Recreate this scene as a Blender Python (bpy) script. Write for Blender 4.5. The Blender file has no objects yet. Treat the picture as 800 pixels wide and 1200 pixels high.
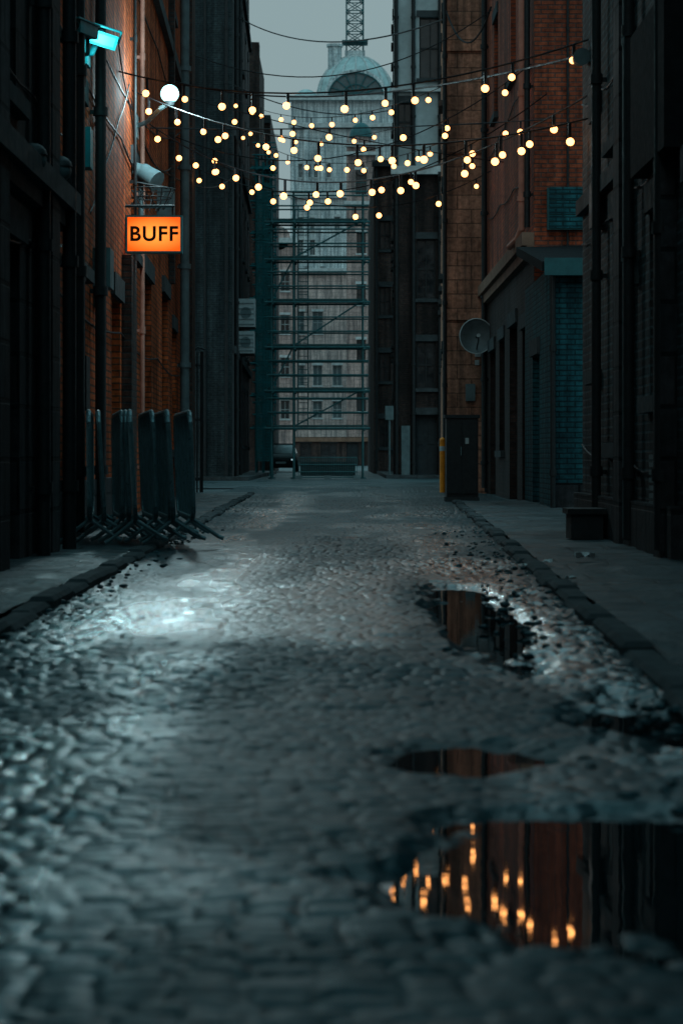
import bpy, math, random
import numpy as np
from mathutils import Vector, Matrix
random.seed(7)
F=2833.0; CH=0.78; HY=535.0
def PX(px,D): return (px-400.0)/F*D
def PZ(py,D): return (HY-py)/F*D+CH
scene=bpy.context.scene
scene.view_settings.view_transform='Standard'
try: scene.view_settings.look='None'
except Exception: pass
scene.view_settings.exposure=0

# ---------------------------------------------------------------- materials
def newmat(name):
    m=bpy.data.materials.new(name); m.use_nodes=True
    nt=m.node_tree; nt.nodes.clear()
    out=nt.nodes.new('ShaderNodeOutputMaterial'); b=nt.nodes.new('ShaderNodeBsdfPrincipled')
    nt.links.new(b.outputs[0],out.inputs[0])
    return m,nt,b
def N(nt,t,**k):
    n=nt.nodes.new(t)
    for a,v in k.items(): setattr(n,a,v)
    return n
def mixc(nt,fac,a,b,mode='MIX'):
    m=N(nt,'ShaderNodeMix',data_type='RGBA',blend_type=mode)
    for sock,v in ((m.inputs[0],fac),(m.inputs[6],a),(m.inputs[7],b)):
        if isinstance(v,bpy.types.NodeSocket): nt.links.new(v,sock)
        elif isinstance(v,(int,float)): sock.default_value=v
        else: sock.default_value=(*v,1)
    return m.outputs[2]
def ramp(nt,src,p0,p1,c0=(0,0,0),c1=(1,1,1)):
    r=N(nt,'ShaderNodeValToRGB'); e=r.color_ramp.elements
    e[0].position=p0;e[1].position=p1;e[0].color=(*c0,1);e[1].color=(*c1,1)
    nt.links.new(src,r.inputs[0]); return r.outputs[0]
def noise(nt,vec,scale,detail=4,rough=.6):
    n=N(nt,'ShaderNodeTexNoise'); n.inputs['Scale'].default_value=scale
    n.inputs['Detail'].default_value=detail; n.inputs['Roughness'].default_value=rough
    nt.links.new(vec,n.inputs['Vector']); return n.outputs[0]
def masonry(name,c1,c2,mortar,bw=.23,rh=.075,ms=.012,rough=.82,bump=.7,grime=.6,streak=True,spec=.18):
    m,nt,b=newmat(name)
    uv=N(nt,'ShaderNodeUVMap').outputs[0]
    geo=N(nt,'ShaderNodeNewGeometry').outputs['Position']
    br=N(nt,'ShaderNodeTexBrick'); br.inputs['Scale'].default_value=1
    br.inputs['Brick Width'].default_value=bw; br.inputs['Row Height'].default_value=rh
    br.inputs['Mortar Size'].default_value=ms; br.inputs['Mortar Smooth'].default_value=.3
    br.inputs['Bias'].default_value=-.1
    br.inputs['Color1'].default_value=(*c1,1);br.inputs['Color2'].default_value=(*c2,1);br.inputs['Mortar'].default_value=(*mortar,1)
    nt.links.new(uv,br.inputs['Vector'])
    col=br.outputs['Color']
    n1=noise(nt,geo,.55,6,.65); g=ramp(nt,n1,.35,.68,(1-grime,)*3,(1.15,)*3)
    col=mixc(nt,1,col,g,'MULTIPLY')
    n2=noise(nt,geo,9,4,.7); g2=ramp(nt,n2,.3,.7,(.5,.5,.5),(1.4,1.4,1.4))
    col=mixc(nt,1,col,g2,'MULTIPLY')
    if streak:
        mp=N(nt,'ShaderNodeMapping'); mp.inputs['Scale'].default_value=(3,3,.18); nt.links.new(geo,mp.inputs[0])
        n3=noise(nt,mp.outputs[0],1.3,5,.6); g3=ramp(nt,n3,.38,.6,(.4,.45,.48),(1.1,1.1,1.1))
        col=mixc(nt,1,col,g3,'MULTIPLY')
    nt.links.new(col,b.inputs['Base Color'])
    rr=ramp(nt,n1,.3,.7,(rough-.2,)*3,(rough+.1,)*3); nt.links.new(rr,b.inputs['Roughness'])
    b.inputs['Specular IOR Level'].default_value=spec
    h=N(nt,'ShaderNodeMath',operation='SUBTRACT'); nt.links.new(n2,h.inputs[0]); nt.links.new(br.outputs['Fac'],h.inputs[1])
    bp=N(nt,'ShaderNodeBump'); bp.inputs['Strength'].default_value=bump; bp.inputs['Distance'].default_value=.014
    nt.links.new(h.outputs[0],bp.inputs['Height']); nt.links.new(bp.outputs[0],b.inputs['Normal'])
    return m
def plain(name,col,rough=.6,metal=0,var=.4,scale=4,bump=.15,dist=.01,spec=.35):
    m,nt,b=newmat(name)
    geo=N(nt,'ShaderNodeNewGeometry').outputs['Position']
    n1=noise(nt,geo,scale,6,.65)
    g=ramp(nt,n1,.3,.7,tuple(c*(1-var) for c in col),tuple(min(1,c*(1+var*.5)) for c in col))
    nt.links.new(g,b.inputs['Base Color'])
    n2=noise(nt,geo,scale*3,4,.6)
    nt.links.new(ramp(nt,n2,.3,.7,(max(.05,rough-.15),)*3,(min(1,rough+.15),)*3),b.inputs['Roughness'])
    b.inputs['Metallic'].default_value=metal; b.inputs['Specular IOR Level'].default_value=spec
    bp=N(nt,'ShaderNodeBump'); bp.inputs['Strength'].default_value=bump; bp.inputs['Distance'].default_value=dist
    nt.links.new(noise(nt,geo,scale*9,4,.6),bp.inputs['Height']); nt.links.new(bp.outputs[0],b.inputs['Normal'])
    return m
def emit(name,col,s):
    m,nt,b=newmat(name)
    b.inputs['Base Color'].default_value=(*[min(1,c*.6) for c in col],1)
    b.inputs['Emission Color'].default_value=(*col,1); b.inputs['Emission Strength'].default_value=s
    return m
M={}
M['brick_orange']=masonry('orange_brick',(.70,.14,.045),(.48,.08,.028),(.20,.085,.05),rough=.9,spec=.06)
M['brick_red']=masonry('red_brick',(.50,.105,.045),(.34,.068,.033),(.15,.08,.065),grime=.5)
M['brick_dark']=masonry('sooty_brick',(.045,.064,.07),(.028,.044,.05),(.06,.085,.09))
M['brick_soot']=masonry('soot_black_brick',(.06,.036,.03),(.035,.025,.023),(.035,.03,.03))
M['brick_umber']=masonry('umber_brick',(.13,.068,.053),(.075,.047,.043),(.065,.07,.07))
M['brick_near']=masonry('near_sooty_brick',(.088,.076,.072),(.034,.047,.053),(.10,.14,.15),grime=.6,bump=1.0)
M['brick_teal']=masonry('painted_teal_brick',(.018,.125,.145),(.014,.09,.11),(.01,.045,.055),grime=.5)
M['brick_pink']=masonry('pink_brick',(.19,.125,.12),(.13,.095,.095),(.14,.12,.12),grime=.4)
M['stone_dark']=masonry('sooty_ashlar',(.055,.054,.057),(.032,.04,.045),(.012,.016,.018),bw=.8,rh=.38,ms=.02)
M['stone_tan']=masonry('tan_sandstone',(.62,.29,.19),(.52,.235,.15),(.24,.13,.09),bw=.62,rh=.31,ms=.012,grime=.4,bump=.9)
M['stone_far']=masonry('far_limestone_hazed',(.70,.74,.74),(.62,.66,.665),(.45,.5,.5),bw=.9,rh=.4,ms=.02,grime=.2)  # albedo lightened to stand for distance haze, no volume
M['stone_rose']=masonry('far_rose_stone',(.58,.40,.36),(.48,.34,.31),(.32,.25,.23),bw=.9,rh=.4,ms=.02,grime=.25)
M['stone_pink']=masonry('far_pink_stone_hazed',(.72,.53,.48),(.62,.46,.42),(.42,.35,.33),bw=.9,rh=.4,ms=.02,grime=.25)  # pink stone paled, distance haze put into the colour
M['render']=plain('grey_render',(.38,.44,.45),.85,var=.35,scale=1.2)
M['trim']=plain('sooty_stone_trim',(.052,.062,.066),.85,scale=3,bump=.4,spec=.15)
M['trim_tan']=plain('sandstone_trim',(.24,.14,.10),.85,scale=3,bump=.4,spec=.15)
M['trim_light']=plain('pale_trim',(.55,.58,.58),.8,scale=3)
M['black']=plain('black_painted_metal',(.014,.018,.02),.6,var=.4,scale=6)
M['matt']=plain('matt_black_timber',(.012,.015,.017),.95,var=.4,scale=6,spec=.1)
M['dark']=plain('dark_timber',(.016,.024,.028),.7,scale=5)
M['galv']=plain('galvanised_steel',(.18,.28,.30),.38,metal=.35,scale=8)
M['scaff']=plain('scaffold_steel',(.025,.11,.12),.6,metal=.1,scale=3)
M['board']=plain('scaffold_boards',(.03,.085,.09),.9,scale=4)
M['tealp']=plain('teal_paint_and_lamp_tint',(.012,.24,.27),.55,var=.4,scale=3)  # teal paint on scaffold; on wall fixtures, cyan lamp light put into the colour
M['teald']=plain('dark_teal_patina',(.025,.11,.12),.6,var=.4,scale=3)
M['pipe_pink']=plain('terracotta_paint_pipe',(.50,.23,.17),.55,scale=3)
M['pipe_grey']=plain('grey_pipe',(.11,.15,.16),.6,scale=4)
M['white']=plain('off_white_plastic',(.38,.44,.45),.5,scale=8,var=.25)
M['greybox']=plain('grey_enamel',(.11,.165,.175),.6,scale=4)
M['wood_y']=plain('yellow_paint',(.9,.26,.012),.5,scale=6)
M['wire']=plain('rubber_cable',(.01,.01,.012),.6)
M['copper']=plain('patina_roof_hazed',(.42,.54,.54),.7,scale=1.0)  # patina made paler, distance haze put into the colour
def glassmat():
    m,nt,b=newmat('dark_window_glass'); geo=N(nt,'ShaderNodeNewGeometry').outputs['Position']
    nt.links.new(ramp(nt,noise(nt,geo,.8,3),.3,.7,(.006,.009,.011),(.03,.038,.042)),b.inputs['Base Color'])
    nt.links.new(ramp(nt,noise(nt,geo,3,3),.3,.7,(.06,)*3,(.3,)*3),b.inputs['Roughness'])
    return m
M['glass']=glassmat()
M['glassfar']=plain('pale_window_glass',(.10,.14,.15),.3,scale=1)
M['bulb']=emit('warm_bulb_glow',(1,.38,.11),6.5)
M['lampglass']=emit('cool_lamp_glow',(.42,1,1),2.6)
M['flood']=emit('floodlight_glow',(.05,.75,.9),1.3)
def signmat():
    m,nt,b=newmat('orange_sign_acrylic'); tc=N(nt,'ShaderNodeTexCoord').outputs['Generated']
    mp=N(nt,'ShaderNodeMapping'); mp.inputs['Location'].default_value=(-.5,0,-.5); nt.links.new(tc,mp.inputs[0])
    mp2=N(nt,'ShaderNodeMapping'); mp2.inputs['Scale'].default_value=(1.3,0,1.6); nt.links.new(mp.outputs[0],mp2.inputs[0])
    ln=N(nt,'ShaderNodeVectorMath',operation='LENGTH'); nt.links.new(mp2.outputs[0],ln.inputs[0])
    b.inputs['Base Color'].default_value=(.6,.12,.01,1); b.inputs['Roughness'].default_value=.25
    nt.links.new(ramp(nt,ln.outputs['Value'],.05,.9,(1.0,.31,.045),(.8,.075,.003)),b.inputs['Emission Color']); b.inputs['Emission Strength'].default_value=1.6
    return m
M['sign_face']=signmat()
M['head']=emit('car_lamp',(.6,.9,1),.6)
M['sign_edge']=plain('teal_sign_edge',(.05,.32,.36),.4)
M['letter']=plain('sign_lettering',(.015,.008,.004),.5)
M['paper']=plain('paper_litter',(.6,.62,.62),.8,var=.2)

# ---------------------------------------------------------------- mesh builder
class MB:
    def __init__(s): s.v=[];s.f=[];s.uv=[];s.sm=[]
    def face(s,pts,uvs=None,smooth=False):
        i=len(s.v); s.v+= [tuple(p) for p in pts]; s.f.append(tuple(range(i,i+len(pts))))
        if uvs is None:
            uvs=[(p[0]+p[1],p[2]) for p in pts]
        s.uv+=list(uvs); s.sm.append(smooth)
    def obox(s,O,U,Nn,u0,u1,n0,n1,z0,z1):
        def P(u,n,z): return (O[0]+U[0]*u+Nn[0]*n, O[1]+U[1]*u+Nn[1]*n, z)
        q=[([ (u0,n1,z0),(u1,n1,z0),(u1,n1,z1),(u0,n1,z1)],lambda a:(a[0],a[2])),
           ([ (u1,n0,z0),(u0,n0,z0),(u0,n0,z1),(u1,n0,z1)],lambda a:(a[0],a[2])),
           ([ (u1,n1,z0),(u1,n0,z0),(u1,n0,z1),(u1,n1,z1)],lambda a:(a[1],a[2])),
           ([ (u0,n0,z0),(u0,n1,z0),(u0,n1,z1),(u0,n0,z1)],lambda a:(a[1],a[2])),
           ([ (u0,n1,z1),(u1,n1,z1),(u1,n0,z1),(u0,n0,z1)],lambda a:(a[0],a[1])),
           ([ (u0,n0,z0),(u1,n0,z0),(u1,n1,z0),(u0,n1,z0)],lambda a:(a[0],a[1]))]
        for pts,f in q: s.face([P(*a) for a in pts],[f(a) for a in pts])
    def box(s,x0,x1,y0,y1,z0,z1): s.obox((0,0),(1,0),(0,-1),x0,x1,-y1,-y0,z0,z1)
    def cyl(s,p0,p1,r0,r1=None,n=8,caps=True):
        if r1 is None:r1=r0
        p0=Vector(p0);p1=Vector(p1); d=(p1-p0)
        if d.length<1e-6:return
        d.normalize(); a=d.orthogonal().normalized(); b=d.cross(a)
        c0=[p0+(a*math.cos(t)+b*math.sin(t))*r0 for t in [2*math.pi*i/n for i in range(n)]]
        c1=[p1+(a*math.cos(t)+b*math.sin(t))*r1 for t in [2*math.pi*i/n for i in range(n)]]
        for i in range(n):
            j=(i+1)%n; s.face([c0[i],c0[j],c1[j],c1[i]],smooth=True)
        if caps: s.face(c0[::-1]); s.face(c1)
    def path(s,pts,r,n=8):
        for a,b in zip(pts[:-1],pts[1:]): s.cyl(a,b,r,n=n)
        for p in pts[1:-1]: s.sphere(p,r*1.01,6,4)
    def sphere(s,c,r,nu=10,nv=6,sc=(1,1,1),v0=0,v1=1):
        def P(i,j):
            th=math.pi*(v0+(v1-v0)*j/nv); ph=2*math.pi*i/nu
            return (c[0]+r*sc[0]*math.sin(th)*math.cos(ph),c[1]+r*sc[1]*math.sin(th)*math.sin(ph),c[2]+r*sc[2]*math.cos(th))
        for i in range(nu):
            for j in range(nv):
                s.face([P(i,j),P(i,j+1),P(i+1,j+1),P(i+1,j)],smooth=True)
class Thing:
    def __init__(s,name): s.name=name; s.parts={}
    def p(s,part,mat):
        k=(part,mat)
        if k not in s.parts: s.parts[k]=MB()
        return s.parts[k]
    def done(s,loc=None,rot=None):
        items=[(k,b) for k,b in s.parts.items() if b.f]
        root=None
        if len(items)>1:
            root=bpy.data.objects.new(s.name,None); scene.collection.objects.link(root)
        for (part,mat),b in items:
            me=bpy.data.meshes.new(part if root else s.name); me.from_pydata(b.v,[],b.f)
            uvl=me.uv_layers.new(name='UVMap'); uvl.data.foreach_set('uv',[c for t in b.uv for c in t])
            me.polygons.foreach_set('use_smooth',b.sm)
            me.materials.append(M[mat]); me.update()
            if any(b.sm):
                import bmesh
                bm=bmesh.new(); bm.from_mesh(me); bmesh.ops.remove_doubles(bm,verts=bm.verts,dist=1e-4)
                bm.to_mesh(me); bm.free()
                try: me.set_sharp_from_angle(angle=math.radians(45))
                except Exception: pass
            o=bpy.data.objects.new(part if root else s.name,me); scene.collection.objects.link(o)
            if root: o.parent=root
            else: root=o
        if loc is not None: root.location=loc
        if rot is not None: root.rotation_euler=rot
        return root

class Wall:
    """A->B, outward normal = (dy,-dx)"""
    def __init__(s,T,A,B,z0,z1,mat,openings=(),part='walls',trim='trim',depth=.18,glass='glass'):
        s.T=T; s.A=A; dx=B[0]-A[0];dy=B[1]-A[1]; s.L=math.hypot(dx,dy)
        s.U=(dx/s.L,dy/s.L); s.Nn=(s.U[1],-s.U[0]); s.z0=z0;s.z1=z1
        w=T.p(part,mat)
        us=sorted(set([0,s.L]+[v for o in openings for v in (max(0,o[0]),min(s.L,o[1]))]))
        zs=sorted(set([z0,z1]+[v for o in openings for v in (o[2],o[3])]))
        for i in range(len(us)-1):
            for j in range(len(zs)-1):
                uc=(us[i]+us[i+1])/2;zc=(zs[j]+zs[j+1])/2
                if any(o[0]<uc<o[1] and o[2]<zc<o[3] for o in openings): continue
                a,b_,c,d=us[i],us[i+1],zs[j],zs[j+1]
                w.face([s.P(a,0,c),s.P(b_,0,c),s.P(b_,0,d),s.P(a,0,d)],[(a,c),(b_,c),(b_,d),(a,d)])
        for o in openings:
            u0,u1,a,b_=o[:4]; kind=o[4] if len(o)>4 else 'win'; dp=o[5] if len(o)>5 else depth
            w.face([s.P(u0,0,a),s.P(u0,0,b_),s.P(u0,-dp,b_),s.P(u0,-dp,a)],[(0,a),(0,b_),(dp,b_),(dp,a)])
            w.face([s.P(u1,0,a),s.P(u1,-dp,a),s.P(u1,-dp,b_),s.P(u1,0,b_)],[(0,a),(dp,a),(dp,b_),(0,b_)])
            w.face([s.P(u0,0,b_),s.P(u1,0,b_),s.P(u1,-dp,b_),s.P(u0,-dp,b_)],[(u0,0),(u1,0),(u1,dp),(u0,dp)])
            w.face([s.P(u0,0,a),s.P(u0,-dp,a),s.P(u1,-dp,a),s.P(u1,0,a)],[(u0,0),(u0,dp),(u1,dp),(u1,0)])
            if kind=='win':
                g=T.p('window_glass',glass); g.face([s.P(u0,-dp,a),s.P(u1,-dp,a),s.P(u1,-dp,b_),s.P(u0,-dp,b_)])
                fr=o[6] if len(o)>6 else 'black'
                f=T.p('window_frames',fr); t=.05
                for (x0,x1,y0,y1) in ((u0,u0+t,a,b_),(u1-t,u1,a,b_),(u0+t,u1-t,a,a+t),(u0+t,u1-t,b_-t,b_)):
                    f.obox(s.A,s.U,s.Nn,x0,x1,-dp+.003,-dp+.06,y0,y1)
                m=(u0+u1)/2; f.obox(s.A,s.U,s.Nn,m-.02,m+.02,-dp+.003,-dp+.045,a+t,b_-t)
                m=(a+b_)/2; f.obox(s.A,s.U,s.Nn,u0+t,u1-t,-dp+.003,-dp+.052,m-.03,m+.03)
                tr=T.p('sills_and_lintels',trim)
                tr.obox(s.A,s.U,s.Nn,u0-.1,u1+.1,-.02,.09,a-.13,a-.004)
                tr.obox(s.A,s.U,s.Nn,u0-.1,u1+.1,-.02,.035,b_+.004,b_+.24)
            else:
                g=T.p('doors','dark'); 
                g.face([s.P(u0,-dp,a),s.P(u1,-dp,a),s.P(u1,-dp,b_),s.P(u0,-dp,b_)])
                for k in range(2):
                    for l in range(2):
                        w_=(u1-u0)/2; h_=(b_-a)/2
                        g.obox(s.A,s.U,s.Nn,u0+k*w_+.08,u0+(k+1)*w_-.08,-dp+.003,-dp+.03,a+l*h_+.1,a+(l+1)*h_-.1)
                tr=T.p('sills_and_lintels',trim); tr.obox(s.A,s.U,s.Nn,u0-.12,u1+.12,-.02,.05,b_+.004,b_+.26)
    def P(s,u,n,z): return (s.A[0]+s.U[0]*u+s.Nn[0]*n, s.A[1]+s.U[1]*u+s.Nn[1]*n, z)
    def box(s,part,mat,u0,u1,n0,n1,z0,z1): s.T.p(part,mat).obox(s.A,s.U,s.Nn,u0,u1,n0,n1,z0,z1)
    def pipe(s,part,mat,u,z0,z1,r=.05,off=.11,step=1.8):
        m=s.T.p(part,mat); m.cyl(s.P(u,off,z0),s.P(u,off,z1),r,n=10)
        z=z0+.5
        while z<z1:
            m.cyl(s.P(u,off,z),s.P(u,off,z+.09),r*1.35,n=10); m.obox(s.A,s.U,s.Nn,u-.02,u+.02,0,off,z+.02,z+.06); z+=step
    def cable(s,u0,u1,z0,z1,r=.01,sag=.08,n=14):
        m=s.T.p('wall_cables','wire'); pts=[s.P(u0+(u1-u0)*t,.025,z0+(z1-z0)*t-sag*abs(math.sin(t*math.pi*3))) for t in np.linspace(0,1,n)]
        for a,b in zip(pts[:-1],pts[1:]): m.cyl(a,b,r,n=5,caps=False)
def roof(T,pts,z,mat='trim'):
    T.p('roof',mat).face([(x,y,z) for x,y in pts])

# ---------------------------------------------------------------- LEFT side
aL,bL=-1.95,-.0235
def XL(D): return aL+bL*D
def DL(px): return aL/((px-400)/F-bL)
T=Thing('stone_warehouse')
w=Wall(T,(-2.3,-30),(-2.3,19.8),-.1,13,'stone_dark',[(u,u+1.0,3.1,5.0,'win',.25) for u in (2,6,10,14,18,22,26,30,34,38)]
   +[(43.4,44.6,-.05,2.5,'door',.3),(46.3,47.3,-.05,2.3,'door',.3),(43.4,44.4,3.3,5.2,'win',.25),(46.2,47.1,3.3,5.2,'win',.25)])
for u in (41.6,45.4,48.2): w.box('pilasters','stone_dark',u,u+.45,.002,.13,-.1,12)
w.box('string_course','trim',0,49.8,.0,.17,2.75,2.92)
w.box('string_course','trim',0,49.8,.0,.1,2.62,2.748)
w.box('plinth','stone_dark',0,41.5,.0,.1,-.1,.5)
w.pipe('downpipe','black',47.9,0,12,.05,.1); w.pipe('downpipe','black',49.4,0,12,.055,.12); w.pipe('conduit','black',49.15,0,12,.025,.05)
w.cable(44,49.7,3.6,3.4); w.cable(44,49.7,2.2,2.5); w.box('meter_box','greybox',48.75,48.95,0,.1,1.4,1.75)
Wall(T,(-2.3,19.8),(-8,19.8),-.1,13,'stone_dark'); Wall(T,(-8,-30),(-2.3,-30),-.1,13,'stone_dark')
roof(T,[(-8,-30),(-2.3,-30),(-2.3,19.8),(-8,19.8)],13)
T.done()
def bulkhead(w_,u,z,name='bulkhead_wall_light'):
    T=Thing(name); c=w_.P(u,.0,z); d=w_.Nn
    T.p('base','black').cyl(c,(c[0]+d[0]*.09,c[1]+d[1]*.09,z),.1,n=12)
    T.p('bowl','greybox').sphere((c[0]+d[0]*.1,c[1]+d[1]*.1,z),.095,12,6)
    T.p('cap','black').sphere((c[0]+d[0]*.1,c[1]+d[1]*.1,z+.015),.103,12,4,v1=.45)
    T.done()
bulkhead(w,30+17.3,PZ(187,17.3)); bulkhead(w,18.9+30,PZ(200,18.9))

T=Thing('orange_brick_building'); D0,D1=20.0,47.5
k=math.sqrt(1+bL*bL)
def uL(D): return (D-D0)*k
ops=[(uL(27.3),uL(28.7),.0,2.6,'door',.3),(uL(33.2),uL(35.4),-.05,3.3,'door',.5),(uL(38.5),uL(40.5),-.05,3.4,'door',.6),(uL(42),uL(43.6),.9,3.0,'win',.3),
     (uL(22.6),uL(23.6),2.6,4.2,'win',.2),(uL(22.6),uL(23.6),5.9,7.2,'win',.2),
     (uL(30.8),uL(31.9),3.4,4.5,'win',.2),(uL(41),uL(42.2),4.6,6.6,'win',.2),(uL(31),uL(32.2),8,10,'win',.2),(uL(27),uL(28),8,10,'win',.2),(uL(41),uL(42.2),8.4,10.4,'win',.2)]
wL=Wall(T,(XL(D0),D0),(XL(D1),D1),-.1,14,'brick_orange',ops)
Wall(T,(XL(D1),D1),(-9,D1),-.1,14,'brick_dark'); roof(T,[(-9,D0),(XL(D0),D0),(XL(D1),D1),(-9,D1)],14)
wL.box('plinth','stone_dark',uL(20.1),uL(27.1),.0,.07,-.1,.55)
wL.box('string_course','trim',0,wL.L,.0,.09,7.55,7.75)
for px,mat,r in ((79,'black',.055),(86,'black',.03),(106,'black',.055),(113,'black',.02),(152,'black',.02),(160,'pipe_pink',.03),(208,'pipe_grey',.085)):
    wL.pipe('downpipes',mat,uL(DL(px)),0.1,13.5,r,r+.05)
wL.box('service_box','greybox',uL(24.6),uL(25.1),.0,.18,PZ(338,24.8),PZ(292,24.8))
wL.box('service_box','greybox',uL(24.7),uL(24.9),.0,.1,PZ(360,24.8),PZ(342,24.8))
wL.box('service_box','tealp',uL(23.2),uL(23.5),.0,.09,PZ(197,23.3),PZ(150,23.3))
wL.box('service_box','black',uL(22),uL(22.4),.0,.15,1.2,1.7)
wL.box('service_box','greybox',uL(37),uL(37.5),.0,.25,4.2,4.9)
wL.box('brick_pier','brick_umber',uL(29.0),uL(30.0),.002,.12,-.1,3.2)
wL.box('brick_pier','brick_umber',uL(40.7),uL(41),.002,.1,3.7,13.9)
wL.box('brick_pier','brick_umber',uL(45.8),uL(47.4),.002,.2,-.1,13.9)
for z in (2.2,4.5,6.9): wL.cable(.2,wL.L-2.6,z,z+.1,.012,.12,40)
wL.cable(uL(24),uL(30),3.2,5.4,.01,.05); wL.cable(uL(28),uL(34),5.6,4.4,.01,.1)
T.done()

# sign
Ds=DL(147)
T=Thing('illuminated_buff_sign')
x0=PX(148,Ds); x1=PX(214,Ds); z0=PZ(297,Ds); z1=PZ(253,Ds)
T.p('face','sign_face').box(x0+.025,x1-.025,Ds-.075,Ds+.075,z0+.025,z1-.025)
e=T.p('frame','sign_edge')
e.box(x0,x1,Ds-.085,Ds+.085,z0,z0+.022); e.box(x0,x1,Ds-.085,Ds+.085,z1-.022,z1)
e.box(x0,x0+.022,Ds-.085,Ds+.085,z0+.022,z1-.022); e.box(x1-.022,x1,Ds-.085,Ds+.085,z0+.022,z1-.022)
b=T.p('bracket','black')
b.cyl((XL(Ds),Ds,z1+.12),(x1-.1,Ds,z1+.12),.018); b.cyl((XL(Ds),Ds,z0+.1),(x0,Ds,z0+.1),.02)
for xx in (x0+.12,x1-.12): b.cyl((xx,Ds,z1+.12),(xx,Ds,z1),.012)
root=T.done()
cu=bpy.data.curves.new('lettering','FONT'); cu.body='BUFF'; cu.size=.25; cu.align_x='CENTER'; cu.align_y='CENTER'; cu.extrude=.006; cu.offset=.006; cu.space_character=1.12
to=bpy.data.objects.new('tmp',cu); scene.collection.objects.link(to); bpy.context.view_layer.update()
me=bpy.data.meshes.new_from_object(to.evaluated_get(bpy.context.evaluated_depsgraph_get())); bpy.data.objects.remove(to)
me.materials.clear(); me.materials.append(M['letter'])
lo=bpy.data.objects.new('lettering',me); scene.collection.objects.link(lo)
lo.location=((x0+x1)/2,Ds-.083,(z0+z1)/2-.005); lo.rotation_euler=(math.pi/2,0,0); lo.parent=root
T=Thing('hanging_wire_basket')
cx,cy,cz=PX(178,Ds+1.2),Ds+1.2,PZ(222,Ds+1.2); r=.30
m=T.p('wires','black')
for k_ in range(3):
    rr=r*(1-.28*k_**1.2*.6); zz=cz-.11*k_
    pts=[(cx+rr*math.cos(t),cy+rr*math.sin(t),zz) for t in np.linspace(0,2*math.pi,17)]
    for a,b in zip(pts[:-1],pts[1:]): m.cyl(a,b,.009,n=5,caps=False)
for t in np.linspace(0,2*math.pi,13)[:-1]:
    m.cyl((cx+r*math.cos(t),cy+r*math.sin(t),cz),(cx+r*.5*math.cos(t+.3),cy+r*.5*math.sin(t+.3),cz-.26),.007,n=5,caps=False)
m.cyl((XL(cy),cy,cz+.1),(cx+.2,cy,cz+.02),.014); m.cyl((XL(cy),cy,cz-.2),(cx-.1,cy,cz-.02),.012)
T.done()
Df=23.2; zf=PZ(46,Df); xf=PX(119,Df)
T=Thing('floodlight'); s=.85
T.p('housing','tealp').obox((0,0),(1,0),(0,-1),-.17*s,.17*s,-.06*s,.08*s,-.08*s,.08*s)
for i in range(5): T.p('fins','tealp').obox((0,0),(1,0),(0,-1),(-.15+.07*i)*s,(-.135+.07*i)*s,-.12*s,-.062*s,-.07*s,.07*s)
T.p('lens','flood').obox((0,0),(1,0),(0,-1),-.14*s,.14*s,.08*s,.088*s,-.055*s,.055*s)
T.p('yoke','tealp').path([(-.2*s,0,0),(-.2*s,.0,.14*s),(.2*s,0,.14*s),(.2*s,0,0)],.014*s,6)
T.done(loc=(xf,Df,zf),rot=(math.radians(12),math.radians(14),math.radians(20)))
T=Thing('floodlight_bracket'); T.p('arm','tealp').path([(XL(Df),Df+.1,zf-.12),(xf-.1,Df+.08,zf-.12),(xf,Df+.08,zf+.1)],.03,8); T.p('plate','tealp').box(XL(Df)-.02,XL(Df)+.07,Df-.1,Df+.2,zf-.25,zf+.12); T.done()
def cctv(pos,wx,yaw,mat='white'):
    T=Thing('security_camera'); m=T.p('body',mat); 
    m.obox((0,0),(1,0),(0,-1),-.06,.06,-.2,.2,-.055,.055); T.p('hood',mat).obox((0,0),(1,0),(0,-1),-.075,.075,-.22,.26,.057,.072)
    T.p('lens','black').cyl((0,-.2,0),(0,-.215,0),.045,n=12); T.p('arm',mat).path([(0,.1,-.06),(0,.1,-.2),(wx,.25,-.2)],.02,8)
    T.done(loc=pos,rot=(0,0,yaw))
cctv((PX(98,21.8),21.8,PZ(35,21.8)),-.2,-.3,'tealp')  # teal body colour stands for cyan lamp light on the camera
T=Thing('extractor_vent'); D_=31.2; m=T.p('cowl','greybox'); c=(XL(D_)+.14,D_,PZ(203,D_))
m.cyl((XL(D_),D_,c[2]+.05),c,.10,.11,12); m.sphere(c,.125,14,8,(1,1,1.0)); m.cyl(c,(c[0]+.17,D_-.1,c[2]-.12),.12,.14,14); T.p('pipe','greybox').cyl((XL(D_)+.1,D_,c[2]-.1),(XL(D_)+.1,D_,c[2]-.9),.035); T.done()
Dp=30.5; xp=PX(199,Dp); zp=PZ(110,Dp)
T=Thing('street_wall_lamp')
T.p('arm','galv').path([(XL(Dp+.9),Dp+.9,zp-.30),(XL(Dp+.9)+.18,Dp+.7,zp-.26),(xp-.12,Dp+.1,zp-.17),(xp-.01,Dp,zp-.12)],.03,8)
T.p('wall_plate','galv').box(XL(Dp+.9)-.03,XL(Dp+.9)+.05,Dp+.78,Dp+1.02,zp-.45,zp-.15)
T.p('collar','black').cyl((xp,Dp,zp-.15),(xp,Dp,zp-.095),.05,.07,12)
T.p('globe','lampglass').sphere((xp,Dp,zp),.115,20,14)
T.done()
def plight(name,loc,e,col,rad=.1):
    l=bpy.data.lights.new(name,'POINT'); l.energy=e; l.color=col; l.shadow_soft_size=rad
    o=bpy.data.objects.new(name,l); o.location=loc; scene.collection.objects.link(o)
plight('wall_lamp_light',(xp+.12,Dp-.36,zp+.02),205,(.62,.93,1.0),.22)
plight('floodlight_beam',(xf+.06,Df-.22,zf-.05),14,(.25,.95,1),.08)

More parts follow.
